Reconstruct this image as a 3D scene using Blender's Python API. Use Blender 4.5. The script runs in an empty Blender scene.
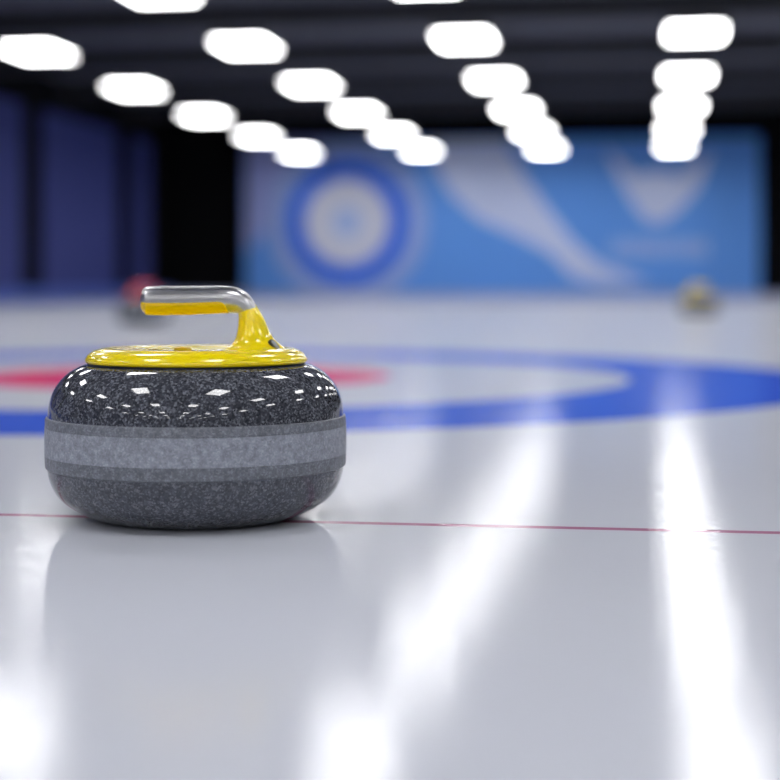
import bpy, bmesh, math, random
from mathutils import Vector
random.seed(4)
PI = math.pi
SC = bpy.context.scene
COL = SC.collection

# ------------------------------------------------------------------ camera constants
F = 1600.0                  # focal length in pixels of a 780 px frame
HY = 287.0                  # eye level in the frame
VX = 642.0                  # vanishing point of the hall's long axis
CAM_H = 0.22
YAW = math.atan((VX - 390.0) / F)
RIGHT = Vector((math.cos(YAW), math.sin(YAW), 0))
FWD = Vector((-math.sin(YAW), math.cos(YAW), 0))

def ray(px, py):
    return FWD + RIGHT * ((px - 390.0) / F) + Vector((0, 0, (HY - py) / F))

def at_depth(px, py, d):
    return Vector((0, 0, CAM_H)) + ray(px, py) * d

def on_z(px, py, z):
    r = ray(px, py)
    return Vector((0, 0, CAM_H)) + r * ((z - CAM_H) / r.z)

def on_y(px, py, y):
    r = ray(px, py)
    return Vector((0, 0, CAM_H)) + r * (y / r.y)

# ------------------------------------------------------------------ object helpers
def link(name, bm, mats, parent=None, smooth=False):
    me = bpy.data.meshes.new(name)
    bmesh.ops.recalc_face_normals(bm, faces=bm.faces[:])
    bm.to_mesh(me)
    bm.free()
    if not isinstance(mats, (list, tuple)):
        mats = [mats]
    for m in mats:
        me.materials.append(m)
    if smooth:
        me.polygons.foreach_set('use_smooth', [True] * len(me.polygons))
        if smooth != 'all':
            me.set_sharp_from_angle(angle=math.radians(smooth))
    o = bpy.data.objects.new(name, me)
    COL.objects.link(o)
    if parent:
        o.parent = parent
    return o

def thing(name, label, cat, loc, rz=0, group=None):
    o = bpy.data.objects.new(name, None)
    o.empty_display_size = 0.1
    COL.objects.link(o)
    o.location = loc
    o.rotation_euler = (0, 0, rz)
    o['label'] = label
    o['category'] = cat
    if group:
        o['group'] = group
    return o

def struct(name, bm, mats, parent=None, smooth=False):
    o = link(name, bm, mats, parent, smooth)
    if parent is None:
        o['kind'] = 'structure'
    return o

def copy_tree(o, parent=None):
    c = o.copy()
    COL.objects.link(c)
    if parent:
        c.parent = parent
        c.matrix_parent_inverse = o.matrix_parent_inverse.copy()
    for ch in [x for x in bpy.data.objects if x.parent == o]:
        copy_tree(ch, c)
    return c

def box(bm, x0, x1, y0, y1, z0, z1, mi=0):
    v = [bm.verts.new(p) for p in ((x0, y0, z0), (x1, y0, z0), (x1, y1, z0), (x0, y1, z0),
                                   (x0, y0, z1), (x1, y0, z1), (x1, y1, z1), (x0, y1, z1))]
    for q in ((0, 3, 2, 1), (4, 5, 6, 7), (0, 1, 5, 4), (1, 2, 6, 5), (2, 3, 7, 6), (3, 0, 4, 7)):
        f = bm.faces.new([v[i] for i in q])
        f.material_index = mi
    return v

def bevel(bm, w, seg=2):
    bmesh.ops.bevel(bm, geom=bm.edges[:], offset=w, segments=seg, profile=0.5, affect='EDGES')

def catmull(pts, n):
    out = []
    P = [pts[0]] + list(pts) + [pts[-1]]
    for i in range(1, len(P) - 2):
        a, b, c, d = P[i - 1], P[i], P[i + 1], P[i + 2]
        for k in range(n):
            t = k / n
            out.append(tuple(0.5 * ((2 * b[j]) + (-a[j] + c[j]) * t + (2 * a[j] - 5 * b[j] + 4 * c[j] - d[j]) * t * t
                                    + (-a[j] + 3 * b[j] - 3 * c[j] + d[j]) * t ** 3) for j in range(len(b))))
    out.append(tuple(pts[-1]))
    return out

def lathe(bm, prof, n=128, mi=0):
    """closed profile revolved about z; r = 0 ends become poles"""
    rings = []
    for r, z in prof:
        if r < 1e-6:
            rings.append([bm.verts.new((0, 0, z))])
        else:
            rings.append([bm.verts.new((r * math.cos(2 * PI * i / n), r * math.sin(2 * PI * i / n), z)) for i in range(n)])
    for a, b in zip(rings, rings[1:]):
        for i in range(n):
            j = (i + 1) % n
            if len(a) == 1 and len(b) == 1:
                continue
            if len(a) == 1:
                q = (a[0], b[j], b[i])
            elif len(b) == 1:
                q = (a[i], a[j], b[0])
            else:
                q = (a[i], a[j], b[j], b[i])
            bm.faces.new(q).material_index = mi

def loft(bm, rings, cap0=True, cap1=True, closed=True):
    vs = [[bm.verts.new(p) for p in r] for r in rings]
    n = len(vs[0])
    for a, b in zip(vs, vs[1:]):
        for i in range(n if closed else n - 1):
            j = (i + 1) % n
            bm.faces.new((a[i], a[j], b[j], b[i]))
    if cap0:
        bm.faces.new(vs[0][::-1])
    if cap1:
        bm.faces.new(vs[-1])
    return vs

def tube(bm, p, q, r, n=10):
    p, q = Vector(p), Vector(q)
    d = (q - p).normalized()
    u = d.orthogonal().normalized()
    w = d.cross(u)
    loft(bm, [[c + (u * math.cos(2 * PI * i / n) + w * math.sin(2 * PI * i / n)) * r for i in range(n)] for c in (p, q)])

# ------------------------------------------------------------------ materials
def s2l(c):
    return tuple((x / 255 / 12.92 if x / 255 <= 0.04045 else ((x / 255 + 0.055) / 1.055) ** 2.4) for x in c) + (1,)

def mat(name, rgb, rough=0.5, metal=0.0, spec=0.5, coat=0.0, vary=0.06, scale=8.0):
    m = bpy.data.materials.new(name)
    m.use_nodes = True
    nt = m.node_tree
    b = nt.nodes['Principled BSDF']
    b.inputs['Roughness'].default_value = rough
    b.inputs['Metallic'].default_value = metal
    b.inputs['Specular IOR Level'].default_value = spec
    b.inputs['Coat Weight'].default_value = coat
    b.inputs['Coat Roughness'].default_value = 0.05
    tc = nt.nodes.new('ShaderNodeTexCoord')
    nz = nt.nodes.new('ShaderNodeTexNoise')
    nz.inputs['Scale'].default_value = scale
    nt.links.new(tc.outputs['Object'], nz.inputs['Vector'])
    mx = nt.nodes.new('ShaderNodeMix')
    mx.data_type = 'RGBA'
    c = s2l(rgb)
    mx.inputs['A'].default_value = tuple(x * (1 - vary) for x in c[:3]) + (1,)
    mx.inputs['B'].default_value = tuple(min(1, x * (1 + vary)) for x in c[:3]) + (1,)
    nt.links.new(nz.outputs['Fac'], mx.inputs['Factor'])
    nt.links.new(mx.outputs['Result'], b.inputs['Base Color'])
    return m

def granite(name, dark, mid, light, rough, spec=0.5, coat=0.0, cells=430.0, light_amt=0.62):
    m = bpy.data.materials.new(name)
    m.use_nodes = True
    nt = m.node_tree
    N, L = nt.nodes.new, nt.links.new
    b = nt.nodes['Principled BSDF']
    b.inputs['Roughness'].default_value = rough
    b.inputs['Specular IOR Level'].default_value = spec
    b.inputs['Coat Weight'].default_value = coat
    b.inputs['Coat Roughness'].default_value = 0.03
    tc = N('ShaderNodeTexCoord')
    vo = N('ShaderNodeTexVoronoi')
    vo.inputs['Scale'].default_value = cells
    L(tc.outputs['Object'], vo.inputs['Vector'])
    sep = N('ShaderNodeSeparateColor')
    L(vo.outputs['Color'], sep.inputs['Color'])
    rp = N('ShaderNodeValToRGB')
    e = rp.color_ramp.elements
    e[0].position, e[0].color = 0.0, s2l(dark)
    e[1].position, e[1].color = 1.0, s2l(light)
    a = rp.color_ramp.elements.new(light_amt); a.color = s2l(mid)
    L(sep.outputs['Red'], rp.inputs['Fac'])
    nz = N('ShaderNodeTexNoise')
    nz.inputs['Scale'].default_value = 160
    nz.inputs['Detail'].default_value = 4
    L(tc.outputs['Object'], nz.inputs['Vector'])
    r2 = N('ShaderNodeValToRGB')
    r2.color_ramp.elements[0].position, r2.color_ramp.elements[0].color = 0.35, (0.8, 0.8, 0.8, 1)
    r2.color_ramp.elements[1].position, r2.color_ramp.elements[1].color = 0.65, (1.15, 1.15, 1.15, 1)
    L(nz.outputs['Fac'], r2.inputs['Fac'])
    mx = N('ShaderNodeMix')
    mx.data_type = 'RGBA'
    mx.blend_type = 'MULTIPLY'
    mx.inputs['Factor'].default_value = 1
    L(rp.outputs['Color'], mx.inputs['A'])
    L(r2.outputs['Color'], mx.inputs['B'])
    L(mx.outputs['Result'], b.inputs['Base Color'])
    return m

def emit(name, rgb, strength):
    m = bpy.data.materials.new(name)
    m.use_nodes = True
    nt = m.node_tree
    b = nt.nodes['Principled BSDF']
    b.inputs['Base Color'].default_value = (0.8, 0.8, 0.8, 1)
    b.inputs['Emission Color'].default_value = rgb + (1,)
    b.inputs['Emission Strength'].default_value = strength
    return m

HOUSE = on_z(180, HY + F * CAM_H / 3.95, 0.0)      # centre of the painted house
LINE_Y = on_z(390, 523.7, 0.0).y                   # thin line across the sheet

def ice_material():
    m = bpy.data.materials.new('pebbled_ice')
    m.use_nodes = True
    nt = m.node_tree
    N, L = nt.nodes.new, nt.links.new
    b = nt.nodes['Principled BSDF']
    tc = N('ShaderNodeTexCoord')
    sx = N('ShaderNodeSeparateXYZ')
    L(tc.outputs['Object'], sx.inputs['Vector'])

    def math_(op, a, c=None):
        n = N('ShaderNodeMath')
        n.operation = op
        for i, v in enumerate((a, c)):
            if v is None:
                continue
            if isinstance(v, (int, float)):
                n.inputs[i].default_value = v
            else:
                L(v, n.inputs[i])
        return n.outputs[0]

    dx = math_('SUBTRACT', sx.outputs['X'], HOUSE.x)
    dy = math_('SUBTRACT', sx.outputs['Y'], HOUSE.y)
    r = math_('SQRT', math_('ADD', math_('MULTIPLY', dx, dx), math_('MULTIPLY', dy, dy)))
    blue = math_('MULTIPLY', math_('GREATER_THAN', r, RIN), math_('LESS_THAN', r, ROUT))
    red = math_('MULTIPLY', math_('GREATER_THAN', r, 0.15), math_('LESS_THAN', r, RRED))
    ly = math_('ABSOLUTE', math_('SUBTRACT', sx.outputs['Y'], LINE_Y))
    line = math_('LESS_THAN', ly, 0.008)
    # faint cloudy tone in the ice
    nz = N('ShaderNodeTexNoise')
    nz.inputs['Scale'].default_value = 1.7
    nz.inputs['Detail'].default_value = 3
    L(tc.outputs['Object'], nz.inputs['Vector'])
    base = N('ShaderNodeMix'); base.data_type = 'RGBA'
    base.inputs['A'].default_value = ICE_A
    base.inputs['B'].default_value = ICE_B
    L(nz.outputs['Fac'], base.inputs['Factor'])
    cur = base.outputs['Result']
    for fac, c in ((blue, BLUE), (red, RED), (line, LINE)):
        mx = N('ShaderNodeMix'); mx.data_type = 'RGBA'
        L(fac, mx.inputs['Factor'])
        L(cur, mx.inputs['A'])
        mx.inputs['B'].default_value = c
        cur = mx.outputs['Result']
    nt.nodes.remove(b)
    out = nt.nodes['Material Output']
    dif = N('ShaderNodeBsdfDiffuse')
    L(cur, dif.inputs['Color'])
    glo = N('ShaderNodeBsdfGlossy')
    glo.inputs['Roughness'].default_value = ICE_ROUGH
    glo.inputs['Color'].default_value = (1, 1, 1, 1)
    fr = N('ShaderNodeFresnel')
    fr.inputs['IOR'].default_value = 1.31
    mxs = N('ShaderNodeMixShader')
    L(math_('MINIMUM', math_('MULTIPLY', fr.outputs[0], ICE_SPEC), ICE_MAX), mxs.inputs[0])
    L(dif.outputs[0], mxs.inputs[1])
    L(glo.outputs[0], mxs.inputs[2])
    L(mxs.outputs[0], out.inputs['Surface'])
    # pebble
    p1 = N('ShaderNodeTexNoise')
    p1.inputs['Scale'].default_value = 95
    p1.inputs['Detail'].default_value = 2
    L(tc.outputs['Object'], p1.inputs['Vector'])
    bp = N('ShaderNodeBump')
    bp.inputs['Strength'].default_value = 1.0
    bp.inputs['Distance'].default_value = PEBBLE
    L(p1.outputs['Fac'], bp.inputs['Height'])
    L(bp.outputs['Normal'], glo.inputs['Normal'])
    return m

RIN, ROUT, RRED = 1.10, 1.58, 0.52
ICE_A = (0.555, 0.575, 0.64, 1)
ICE_B = (0.585, 0.605, 0.67, 1)
BLUE = (0.05, 0.125, 0.66, 1)
RED = (0.72, 0.06, 0.18, 1)
LINE = (0.38, 0.17, 0.26, 1)
ICE_ROUGH, ICE_SPEC, ICE_MAX, PEBBLE = 0.085, 0.64, 0.31, 0.00036
L_STRENGTH = 17.5

M_ice = ice_material()
M_granite = granite('polished_granite', (46, 48, 54), (72, 74, 82), (120, 123, 131), 0.04, 0.5, cells=620)
M_base = granite('base_granite', (64, 67, 75), (80, 83, 92), (116, 119, 127), 0.12, 0.5, cells=620)
M_band = granite('pecked_band', (132, 136, 147), (144, 148, 159), (160, 164, 174), 0.5, 0.3, cells=700)
M_bandedge = granite('pecked_band_edge', (98, 101, 110), (110, 114, 123), (132, 136, 144), 0.45, 0.4, cells=700)
M_yellow = mat('yellow_enamel', (246, 220, 0), 0.18, 0, 0.5, 0.3, 0.02)
M_red = mat('red_enamel', (232, 62, 44), 0.14, 0, 0.5, 0.6, 0.02)
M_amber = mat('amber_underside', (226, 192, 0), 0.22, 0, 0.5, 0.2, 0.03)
M_darkred = mat('dark_red_underside', (170, 25, 20), 0.22, 0, 0.5, 0.2, 0.03)
M_chrome = mat('brushed_steel', (186, 186, 188), 0.28, 1.0, 0.5, 0, 0.04, 60)
M_shaderim = mat('black_shade_and_rim', (14, 14, 15), 0.5)
M_glass = mat('smoked_lens', (150, 155, 160), 0.1)
M_ceil = mat('ceiling_paint', (94, 96, 114), 0.7, vary=0.1)
M_beam = mat('ceiling_beam', (42, 43, 50), 0.7)
M_black = mat('black_wall', (13, 13, 16), 0.85, spec=0.1)
M_navy = mat('navy_panel', (72, 79, 140), 0.8, spec=0.15)
M_dash = mat('blue_board', (80, 104, 188), 0.6, spec=0.3)
M_kerb = mat('grey_kerb', (165, 172, 205), 0.6, spec=0.3)
M_housing = mat('light_housing', (40, 40, 44), 0.5)
M_lamp = emit('light_diffuser', (1.0, 0.995, 1.0), L_STRENGTH)
M_ban = mat('banner_blue', (100, 156, 233), 0.75, spec=0.2, vary=0.1, scale=0.35)
M_banpale = mat('banner_lavender', (160, 168, 222), 0.75, spec=0.2, vary=0.06, scale=0.5)
M_bandeep = mat('banner_deep_blue', (16, 102, 230), 0.75, spec=0.2)
M_banwhite = mat('banner_white', (208, 211, 228), 0.75, spec=0.2)
M_bangrey = mat('banner_grey_ring', (150, 172, 226), 0.75, spec=0.2)
M_banswoosh = mat('banner_silver', (200, 210, 240), 0.75, spec=0.2)
M_banletter = mat('banner_letter_grey', (166, 188, 232), 0.75, spec=0.2)
M_banpale2 = mat('banner_pale_blue', (150, 180, 232), 0.75, spec=0.2)

# ------------------------------------------------------------------ the hall
XL, XR, YB, YF, ZC = -8.5, 6.6, 27.5, -16.0, 3.3
bm = bmesh.new(); box(bm, XL - .2, XR + .2, YF - .2, YB + .2, -0.12, 0.0)
struct('floor', bm, M_ice)
bm = bmesh.new(); box(bm, XL - .2, XR + .2, YF - .2, YB + .2, ZC, ZC + 0.15)
ceiling = struct('ceiling', bm, M_ceil)
bm = bmesh.new(); box(bm, XL - .2, XR + .2, YB, YB + .2, 0, ZC)
struct('wall_back', bm, M_black)
bm = bmesh.new(); box(bm, XL - .2, XR + .2, YF - .2, YF, 0, ZC)
struct('wall_front', bm, M_black)
bm = bmesh.new(); box(bm, XR, XR + .2, YF, YB, 0, ZC)
struct('wall_right', bm, M_black)
bm = bmesh.new(); box(bm, XL - .2, XL, YF, YB, 0, ZC)
wl = struct('wall_left', bm, M_black)
y1 = 29.1
while y1 > YF + 4:
    bm = bmesh.new(); box(bm, XL, XL + .05, y1 - 3.2, min(y1, 26.85), 0.0, 2.75)
    link('wall_panel', bm, M_navy, wl)
    y1 -= 4.05
# low boards round the sheet
bm = bmesh.new(); box(bm, XL + .05, XL + .25, YF, YB, 0, 0.19)
struct('baseboard_left', bm, M_dash)
bm = bmesh.new(); box(bm, XL + .25, XR, YB - 2.0, YB - 1.7, 0, 0.11)
struct('baseboard_back', bm, M_kerb)

# ------------------------------------------------------------------ ceiling lights
HC = 2.2
ZL = CAM_H + HC
# grid solved from the row and column directions
X_A, DX = -2.61 * HC, 0.945 * HC
PIX = {0: [(44, 55), (134, 88), (203, 115), (255, 136), (300, 153)],
       1: [(245, 48), (310, 84), (358, 111), (393, 133), (422, 151)],
       2: [(467, 41), (497, 80), (517, 107), (533, 131), (545, 150)],
       3: [(697, 33), (687, 73), (681, 104), (676, 130), (671, 151)]}
# least squares lattice  P = p0 + column * u + row * v
def solve3(A, y):
    M = [list(A[i]) + [y[i]] for i in range(3)]
    for i in range(3):
        p = max(range(i, 3), key=lambda k: abs(M[k][i])); M[i], M[p] = M[p], M[i]
        for k in range(3):
            if k != i:
                f = M[k][i] / M[i][i]
                M[k] = [a - f * b for a, b in zip(M[k], M[i])]
    return [M[i][3] / M[i][i] for i in range(3)]
OBS = [((1, c, r), on_z(PIX[c][r][0], PIX[c][r][1], ZL), 1.0 / on_z(PIX[c][r][0], PIX[c][r][1], ZL).y ** 2) for c in range(4) for r in range(5)]
ATA = [[sum(w_ * q[i] * q[j] for q, p, w_ in OBS) for j in range(3)] for i in range(3)]
GX = solve3(ATA, [sum(w_ * q[i] * p.x for q, p, w_ in OBS) for i in range(3)])
GY = solve3(ATA, [sum(w_ * q[i] * p.y for q, p, w_ in OBS) for i in range(3)])
print('lattice', GX, GY)
stepy = GY[2]
SPOTS = []
for r in range(4, -30, -1):
    for c in range(6):  # two right-hand columns added out of view to fill reflections and brighten the banner
        q = r if r >= 0 else r * 0.95
        x = GX[0] + GX[1] * c + GX[2] * q; y = GY[0] + GY[1] * c + GY[2] * q
        if y < YF + 0.8 or (c == 4 and r > 3) or not XL + .5 < x < XR - .4:
            continue
        SPOTS.append((r, c, x, y))

def make_light():
    t = thing('ceiling_light', '', 'ceiling light', (0, 0, 0))
    w, l = 0.225, 0.33
    bm = bmesh.new()
    box(bm, -w - .03, w + .03, -l - .03, l + .03, 0.012, 0.07)
    bevel(bm, 0.008)
    link('light_housing', bm, M_housing, t)
    bm = bmesh.new(); box(bm, -w, w, -l, l, 0.0, 0.0125)
    link('diffuser', bm, M_lamp, t)
    for s in (-1, 1):
        bm = bmesh.new(); tube(bm, (0.2 * s, 0, 0.068), (0.2 * s, 0, ZC - ZL + 0.009), 0.006, 8)
        link('hanger_rod', bm, M_housing, t)
    return t

COLN = ['leftmost line', 'second line from left', 'third line from left', 'rightmost line']
ROWN = ['nearest whole one', 'second nearest whole one', 'third nearest whole one', 'second farthest one', 'farthest one']
proto = make_light()
first = True
for r, c, x, y in SPOTS:
    if True:
        o = proto if first else copy_tree(proto)
        first = False
        o.location = (x, y, ZL - 0.010)
        o['group'] = 'glowing panels hung from the ceiling'
        if c < 4 and r >= 0:
            o['label'] = 'white glowing ceiling panel, %s in the %s of lights' % (ROWN[r], COLN[c])
        elif r == -1 and c == 1:
            o['label'] = 'glowing ceiling panel cut off by the top edge of the photo, left one'
        elif r == -1 and c == 2:
            o['label'] = 'glowing ceiling panel just peeking in at the top edge, right of center'
        else:
            o['label'] = 'white glowing ceiling panel outside the photo, overhead, behind or in the added right-hand lines'
            o['group'] = 'ceiling panels outside the photo'

# beams carrying the rows of lights, fixed under the ceiling
yy = GY[0] + 1.5 * GY[1] + 4 * GY[2]
k = 0
while yy > YF + 1:
    bm = bmesh.new(); box(bm, XL, XR, yy - .16, yy + .16, ZC - 0.26, ZC)
    link('ceiling_beam', bm, M_beam, ceiling)
    yy -= stepy / 1.0
    k += 1

# ------------------------------------------------------------------ backdrop banner
BY = YB - 0.30
def bp(px, py, lift=0.0):
    p = on_y(px, py, BY - lift)
    return p
pl, pr = bp(245, 290), bp(760, 290)
ztop = bp(500, 139).z
ban = thing('backdrop_banner', 'large blue printed backdrop with ring target across the far end of the rink',
            'banner', ((pl.x + pr.x) / 2, BY, 0.0))
def rel(p):
    return (p.x - ban.location.x, p.y - ban.location.y, p.z)
bm = bmesh.new(); box(bm, pl.x - ban.location.x, pr.x - ban.location.x, 0.0, 0.10, 0.0, ztop)
link('panel', bm, M_ban, ban)

def plate(bm, pts, y, th=0.006, mi=0):
    """flat printed shape: outline in (x, z) at depth y with a little thickness"""
    a = [bm.verts.new((p[0], y, p[1])) for p in pts]
    b = [bm.verts.new((p[0], y - th, p[1])) for p in pts]
    n = len(pts)
    fs = [bm.faces.new(a), bm.faces.new(b[::-1])]
    for i in range(n):
        j = (i + 1) % n
        fs.append(bm.faces.new((a[i], b[i], b[j], a[j])))
    for f in fs:
        f.material_index = mi

def px_plate(name, pxs, m, y=-0.0005, th=0.004, smooth_n=0):
    pts = [(rel(bp(*p))[0], rel(bp(*p))[2]) for p in pxs]
    if smooth_n:
        pts = catmull(pts + [pts[0]], smooth_n)[:-1]
    bm = bmesh.new(); plate(bm, pts, y, th)
    bmesh.ops.triangulate(bm, faces=[f for f in bm.faces if len(f.verts) > 4])
    return link(name, bm, m, ban)

px_plate('pale_print', [(246, 140), (330, 140), (330, 175), (290, 200), (266, 226), (254, 244), (246, 252)], M_banpale)
c0 = rel(bp(347, 222)); mpp = bp(348, 222).x - bp(347, 222).x
bm = bmesh.new()
def annulus(bm, r0, r1, y, th, mi, n=72):
    R = []
    for yy in (y, y - th):
        for r in (r0, r1):
            R.append([bm.verts.new((c0[0] + r * mpp * math.cos(2 * PI * i / n), yy, c0[2] + r * mpp * math.sin(2 * PI * i / n))) for i in range(n)])
    for a, b in ((0, 1), (1, 3), (3, 2), (2, 0)):
        for i in range(n):
            j = (i + 1) % n
            bm.faces.new((R[a][i], R[a][j], R[b][j], R[b][i])).material_index = mi
def clipz(bm):
    for v in bm.verts:
        v.co.z = max(v.co.z, 0.02)
annulus(bm, 61, 80, -0.006, 0.004, 0)
annulus(bm, 43, 61, -0.006, 0.004, 1)
annulus(bm, 12, 43, -0.006, 0.004, 2)
annulus(bm, 0.3, 12, -0.006, 0.004, 3)
clipz(bm)
link('ring_emblem', bm, [M_bangrey, M_bandeep, M_banwhite, M_banpale2], ban)
px_plate('swoosh', [(428, 141), (505, 141), (522, 172), (545, 205), (572, 240), (600, 264), (650, 283), (600, 284), (572, 277), (552, 255),
                    (520, 237), (480, 220), (452, 196), (436, 168)], M_banswoosh, y=-0.0062)
px_plate('crest', [(606, 150), (622, 162), (634, 176), (646, 172), (664, 172), (680, 176), (694, 164), (712, 150), (700, 186), (684, 206), (664, 222),
                   (648, 222), (634, 206), (618, 178)], M_banswoosh, y=-0.0062)
bm = bmesh.new()
x = 612
while x < 706:
    w = random.choice((5, 6, 7))
    a, b_ = rel(bp(x, 256)), rel(bp(x + w, 240))
    box(bm, a[0], b_[0], -0.008, -0.004, a[2], b_[2])
    x += w + 2.5
link('lettering', bm, M_banletter, ban)

# ------------------------------------------------------------------ curling stones
K = 1.536 / F
CX = 196.2
SX = 197.0
def lx(px): return (px - CX) * K
def lz(py): return CAM_H - (py - HY) * K

UPPER = [(0.1410, 0.0905), (0.1405, 0.1000), (0.1392, 0.1100), (0.1358, 0.1205), (0.1300, 0.1298), (0.1220, 0.1378),
         (0.1130, 0.1432), (0.1050, 0.1459), (0.0950, 0.1464)]
LOWER = [(0.0860, 0.0), (0.0930, 0.0010), (0.1040, 0.0048), (0.1170, 0.0115), (0.1280, 0.0195), (0.1350, 0.0290), (0.1392, 0.0395), (0.1410, 0.0505)]

def make_stone(label):
    t = thing('curling_stone', label, 'curling stone', (0, 0, 0))
    # granite body: upper polished shell down into the belt
    bm = bmesh.new()
    prof = [(0, 0.1464)] + catmull(UPPER, 6)[::-1] + [(0.1405, 0.088), (0.0, 0.088)]
    lathe(bm, prof)
    link('granite_top', bm, M_granite, t, smooth=40)
    bm = bmesh.new()
    prof = [(0.0, 0.0045), (0.055, 0.0045), (0.0600, 0.0030), (0.0640, 0.0)] + catmull(LOWER, 6) + [(0.1405, 0.052), (0.0, 0.052)]
    lathe(bm, prof)
    link('granite_base', bm, M_base, t, smooth=40)
    # striking belt with its two darker borders
    bm = bmesh.new()
    prof = [(0.12, 0.0490), (0.1410, 0.0490), (0.1426, 0.0503), (0.1431, 0.0560), (0.1432, 0.0615)]
    lathe(bm, prof + [(0.12, 0.0615)], mi=0)
    prof2 = [(0.12, 0.0617), (0.1433, 0.0617), (0.1434, 0.0730), (0.1432, 0.0880), (0.12, 0.0880)]
    lathe(bm, prof2, mi=1)
    prof3 = [(0.12, 0.0882), (0.1430, 0.0882), (0.1427, 0.0955), (0.1422, 0.0968), (0.1410, 0.0975), (0.12, 0.0975)]
    lathe(bm, prof3, mi=0)
    link('striking_band', bm, [M_bandedge, M_band], t, smooth=35)
    # thin black ring standing in for the shade line under the handle plate
    bm = bmesh.new()
    lathe(bm, [(0, 0.1460), (0.1030, 0.1460), (0.1036, 0.1464), (0.1036, 0.1474), (0.1030, 0.1478), (0, 0.1478)])
    link('gap_shade_ring', bm, M_shaderim, t, smooth=35)
    # round handle plate
    bm = bmesh.new()
    edge = catmull([(0.1030, 0.1476), (0.1050, 0.1482), (0.1060, 0.1500), (0.1052, 0.1528), (0.1020, 0.1567), (0.0965, 0.1597), (0.0880, 0.1616), (0.0800, 0.1618), (0.0700, 0.1612), (0.0500, 0.1598), (0.0300, 0.1587), (0.0120, 0.1582)], 5)
    lathe(bm, [(0, 0.1476)] + edge + [(0, 0.1581)])
    pl_ = link('handle_plate', bm, M_yellow, t, smooth=40)
    bm = bmesh.new()
    lathe(bm, [(0, 0.1570), (0.0085, 0.1570), (0.0085, 0.1605), (0.0070, 0.1620), (0.0040, 0.1626), (0, 0.1626)], 32)
    bmesh.ops.translate(bm, verts=bm.verts[:], vec=(lx(180), 0.015, 0))
    link('plate_bolt', bm, M_amber, pl_, smooth=40)

    NS = 40
    def section(o, i, b, grow=0.0, a0=0.0, a1=2 * PI, n=NS, sq=2.3):
        """ring between outer point o and inner point i (picture coordinates), half depth b"""
        O = Vector((lx(o[0]), 0, lz(o[1]))); I = Vector((lx(i[0]), 0, lz(i[1])))
        c = (O + I) / 2; h = (O - I) / 2
        hl = h.length
        u = h / hl
        out = []
        full = abs(a1 - a0) > 6.2
        for k in range(n if full else n + 1):
            a = a0 + (a1 - a0) * k / n
            ca, sa = math.cos(a), math.sin(a)
            e = 2.0 / sq
            x = math.copysign(abs(ca) ** e, ca) * (hl + grow)
            y = math.copysign(abs(sa) ** e, sa) * (b + grow)
            out.append(c + u * x + Vector((0, y, 0)))
        return out
    GRIP = [((140.0, 299.5), (140.0, 301.5), .002), ((141.0, 292.5), (141.0, 308.5), .0085), ((144.0, 288.2), (144.0, 312.3), .0125),
            ((150, 286.3), (150, 314.4), .0145), ((180, 286), (180, 314.4), .0150), ((208, 286), (207, 313.4), .0150),
            ((225, 286), (222, 312.6), .0148), ((236, 287.6), (229, 312.9), .0142), ((245, 292), (233.6, 313.2), .0136),
            ((251.5, 299), (236.3, 313.3), .0132), ((256, 306.8), (237.6, 313.2), .0130)]
    NECK = [((254.6, 304), (237.3, 311.0), .0126), ((256.4, 307), (237.4, 313.0), .0131), ((260.2, 312.5), (237.6, 316), .0136), ((263.8, 319), (237.5, 321), .0145),
            ((267.6, 328), (236.9, 329), .0165), ((272, 336.5), (235.3, 336.5), .0190), ((277, 342.5), (232.5, 341.5), .0220),
            ((283.3, 346.8), (229.5, 345), .0265), ((291, 349.2), (226, 347.0), .0310), ((299, 353), (221, 350.5), .0360)]
    def dense(S, n):
        flat = [(*a, *b, c) for a, b, c in S]
        return [((q[0], q[1]), (q[2], q[3]), max(q[4], .001)) for q in catmull(flat, n)]
    bm = bmesh.new(); loft(bm, [section(*s) for s in dense(GRIP, 6)])
    grip = link('handle_grip', bm, M_chrome, t, smooth=60)
    grip['label'] = 'brushed steel grip and elbow'
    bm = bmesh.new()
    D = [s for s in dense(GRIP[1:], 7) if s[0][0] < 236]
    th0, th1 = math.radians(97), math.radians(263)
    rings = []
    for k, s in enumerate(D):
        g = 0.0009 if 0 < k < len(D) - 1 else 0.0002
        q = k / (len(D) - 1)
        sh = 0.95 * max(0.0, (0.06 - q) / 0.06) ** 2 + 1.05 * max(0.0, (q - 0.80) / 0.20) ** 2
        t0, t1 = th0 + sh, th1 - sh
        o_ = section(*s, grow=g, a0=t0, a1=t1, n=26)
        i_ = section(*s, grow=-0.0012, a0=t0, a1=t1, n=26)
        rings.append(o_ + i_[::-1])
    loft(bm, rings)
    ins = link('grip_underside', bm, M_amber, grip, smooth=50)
    ins['label'] = 'yellow underside of the grip'
    bm = bmesh.new(); loft(bm, [section(*s, sq=2.05) for s in dense(NECK, 6)])
    neck = link('handle_neck', bm, M_yellow, t, smooth=60)
    # dark oval recess on the neck's outer flank
    C = Vector((lx(275.2), -0.0170, lz(345.2)))
    ax = Vector((lx(280.5) - lx(271.5), 0, lz(348.5) - lz(338.2))).normalized()
    nrm = Vector((0.62, -0.60, 0.50)); nrm = (nrm - ax * nrm.dot(ax)).normalized()
    sd = nrm.cross(ax)
    def oval(a, b, h):
        return [C + ax * a * math.cos(2 * PI * k / 32) + sd * b * math.sin(2 * PI * k / 32) + nrm * h for k in range(32)]
    bm = bmesh.new(); loft(bm, [oval(.0076, .0036, -.006), oval(.0076, .0036, .0010), oval(.0070, .0030, .0016), oval(.0056, .0021, .0014)])
    rec = link('oval_recess', bm, M_shaderim, neck, smooth=40)
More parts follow.
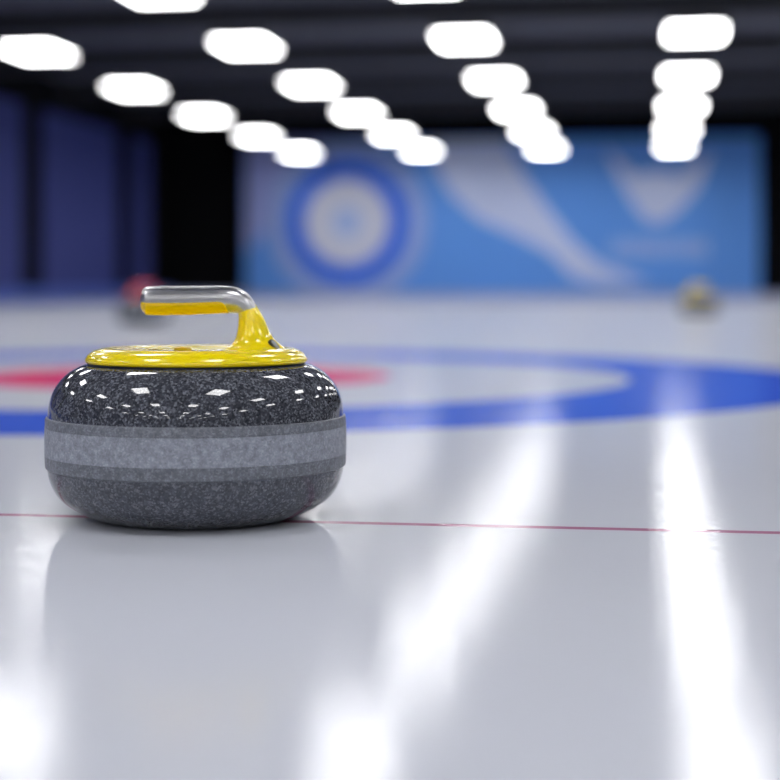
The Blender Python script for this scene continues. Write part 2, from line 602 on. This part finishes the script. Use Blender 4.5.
    bm = bmesh.new(); loft(bm, [oval(.0056, .0021, 0), oval(.0056, .0021, .0018), oval(.0050, .0016, .0022)])
    link('recess_lens', bm, M_glass, neck, smooth=40)
    return t

main = make_stone('yellow-handled grey granite curling stone sharp in the foreground')
ctr = at_depth(SX, HY, 1.536)
main.location = (ctr.x, ctr.y, 0)
main.rotation_euler = (0, 0, YAW)
main['group'] = 'curling stones on the ice'

far = copy_tree(main)
far['label'] = 'small blurred yellow curling stone far off at right before the blue banner'
p = on_z(699, HY + F * CAM_H / 12.6, 0)
far.location = (p.x, p.y, 0)
far.scale = (1.12, 1.12, 0.88)
for ch in [x for x in bpy.data.objects if x.parent == far and 'handle' in x.name]:
    ch.scale = (1.28, 1.28, 1.7)            # this far stone carries a broader, taller handle
    ch.location.z = 0.1476 * (1 - 1.7)

far.rotation_euler = (0, 0, YAW + PI)

redst = copy_tree(main)
redst['label'] = 'blurred red-topped curling stone behind the tip of the near handle'
p = on_z(144, HY + F * CAM_H / 9.2, 0)
redst.location = (p.x, p.y, 0)
redst.rotation_euler = (0, 0, YAW + PI)
redst.scale = (1.08, 1.08, 1.08)
def recolour(o, shell, under, word):
    for ch in [x for x in bpy.data.objects if x.parent == o]:
        if ch.type == 'MESH' and ch.data.materials and ch.data.materials[0] in (M_yellow, M_amber, M_chrome):
            ch.data = ch.data.copy()
            ch.data.materials[0] = under if ch.data.materials[0] == M_amber else shell
        if ch.get('label'):
            del ch['label']
        recolour(ch, shell, under, word)
recolour(redst, M_red, M_darkred, 'red')
recolour(far, M_yellow, M_amber, 'yellow')

# ------------------------------------------------------------------ world, camera, view
w = bpy.data.worlds.new('World')
SC.world = w
w.use_nodes = True
w.node_tree.nodes['Background'].inputs['Color'].default_value = (0.02, 0.02, 0.025, 1)
w.node_tree.nodes['Background'].inputs['Strength'].default_value = 0.2

cd = bpy.data.cameras.new('camera')
cam = bpy.data.objects.new('camera', cd)
COL.objects.link(cam)
cam.location = (0, 0, CAM_H)
cam.rotation_euler = (PI / 2, 0, YAW)
cd.sensor_width = 36
cd.lens = F * 36 / 780
cd.shift_y = -(390 - HY) / 780
cd.clip_start = 0.02
cd.clip_end = 200
cd.dof.use_dof = True
cd.dof.focus_distance = 1.45
cd.dof.aperture_fstop = 2.7
SC.camera = cam

SC.view_settings.view_transform = 'Standard'
SC.view_settings.look = 'None'
SC.view_settings.gamma = 1
SC.view_settings.exposure = 0.0
SC.view_settings.use_curve_mapping = False
SC.cycles.use_denoising = True
SC.cycles.max_bounces = 8
SC.cycles.sample_clamp_indirect = 10
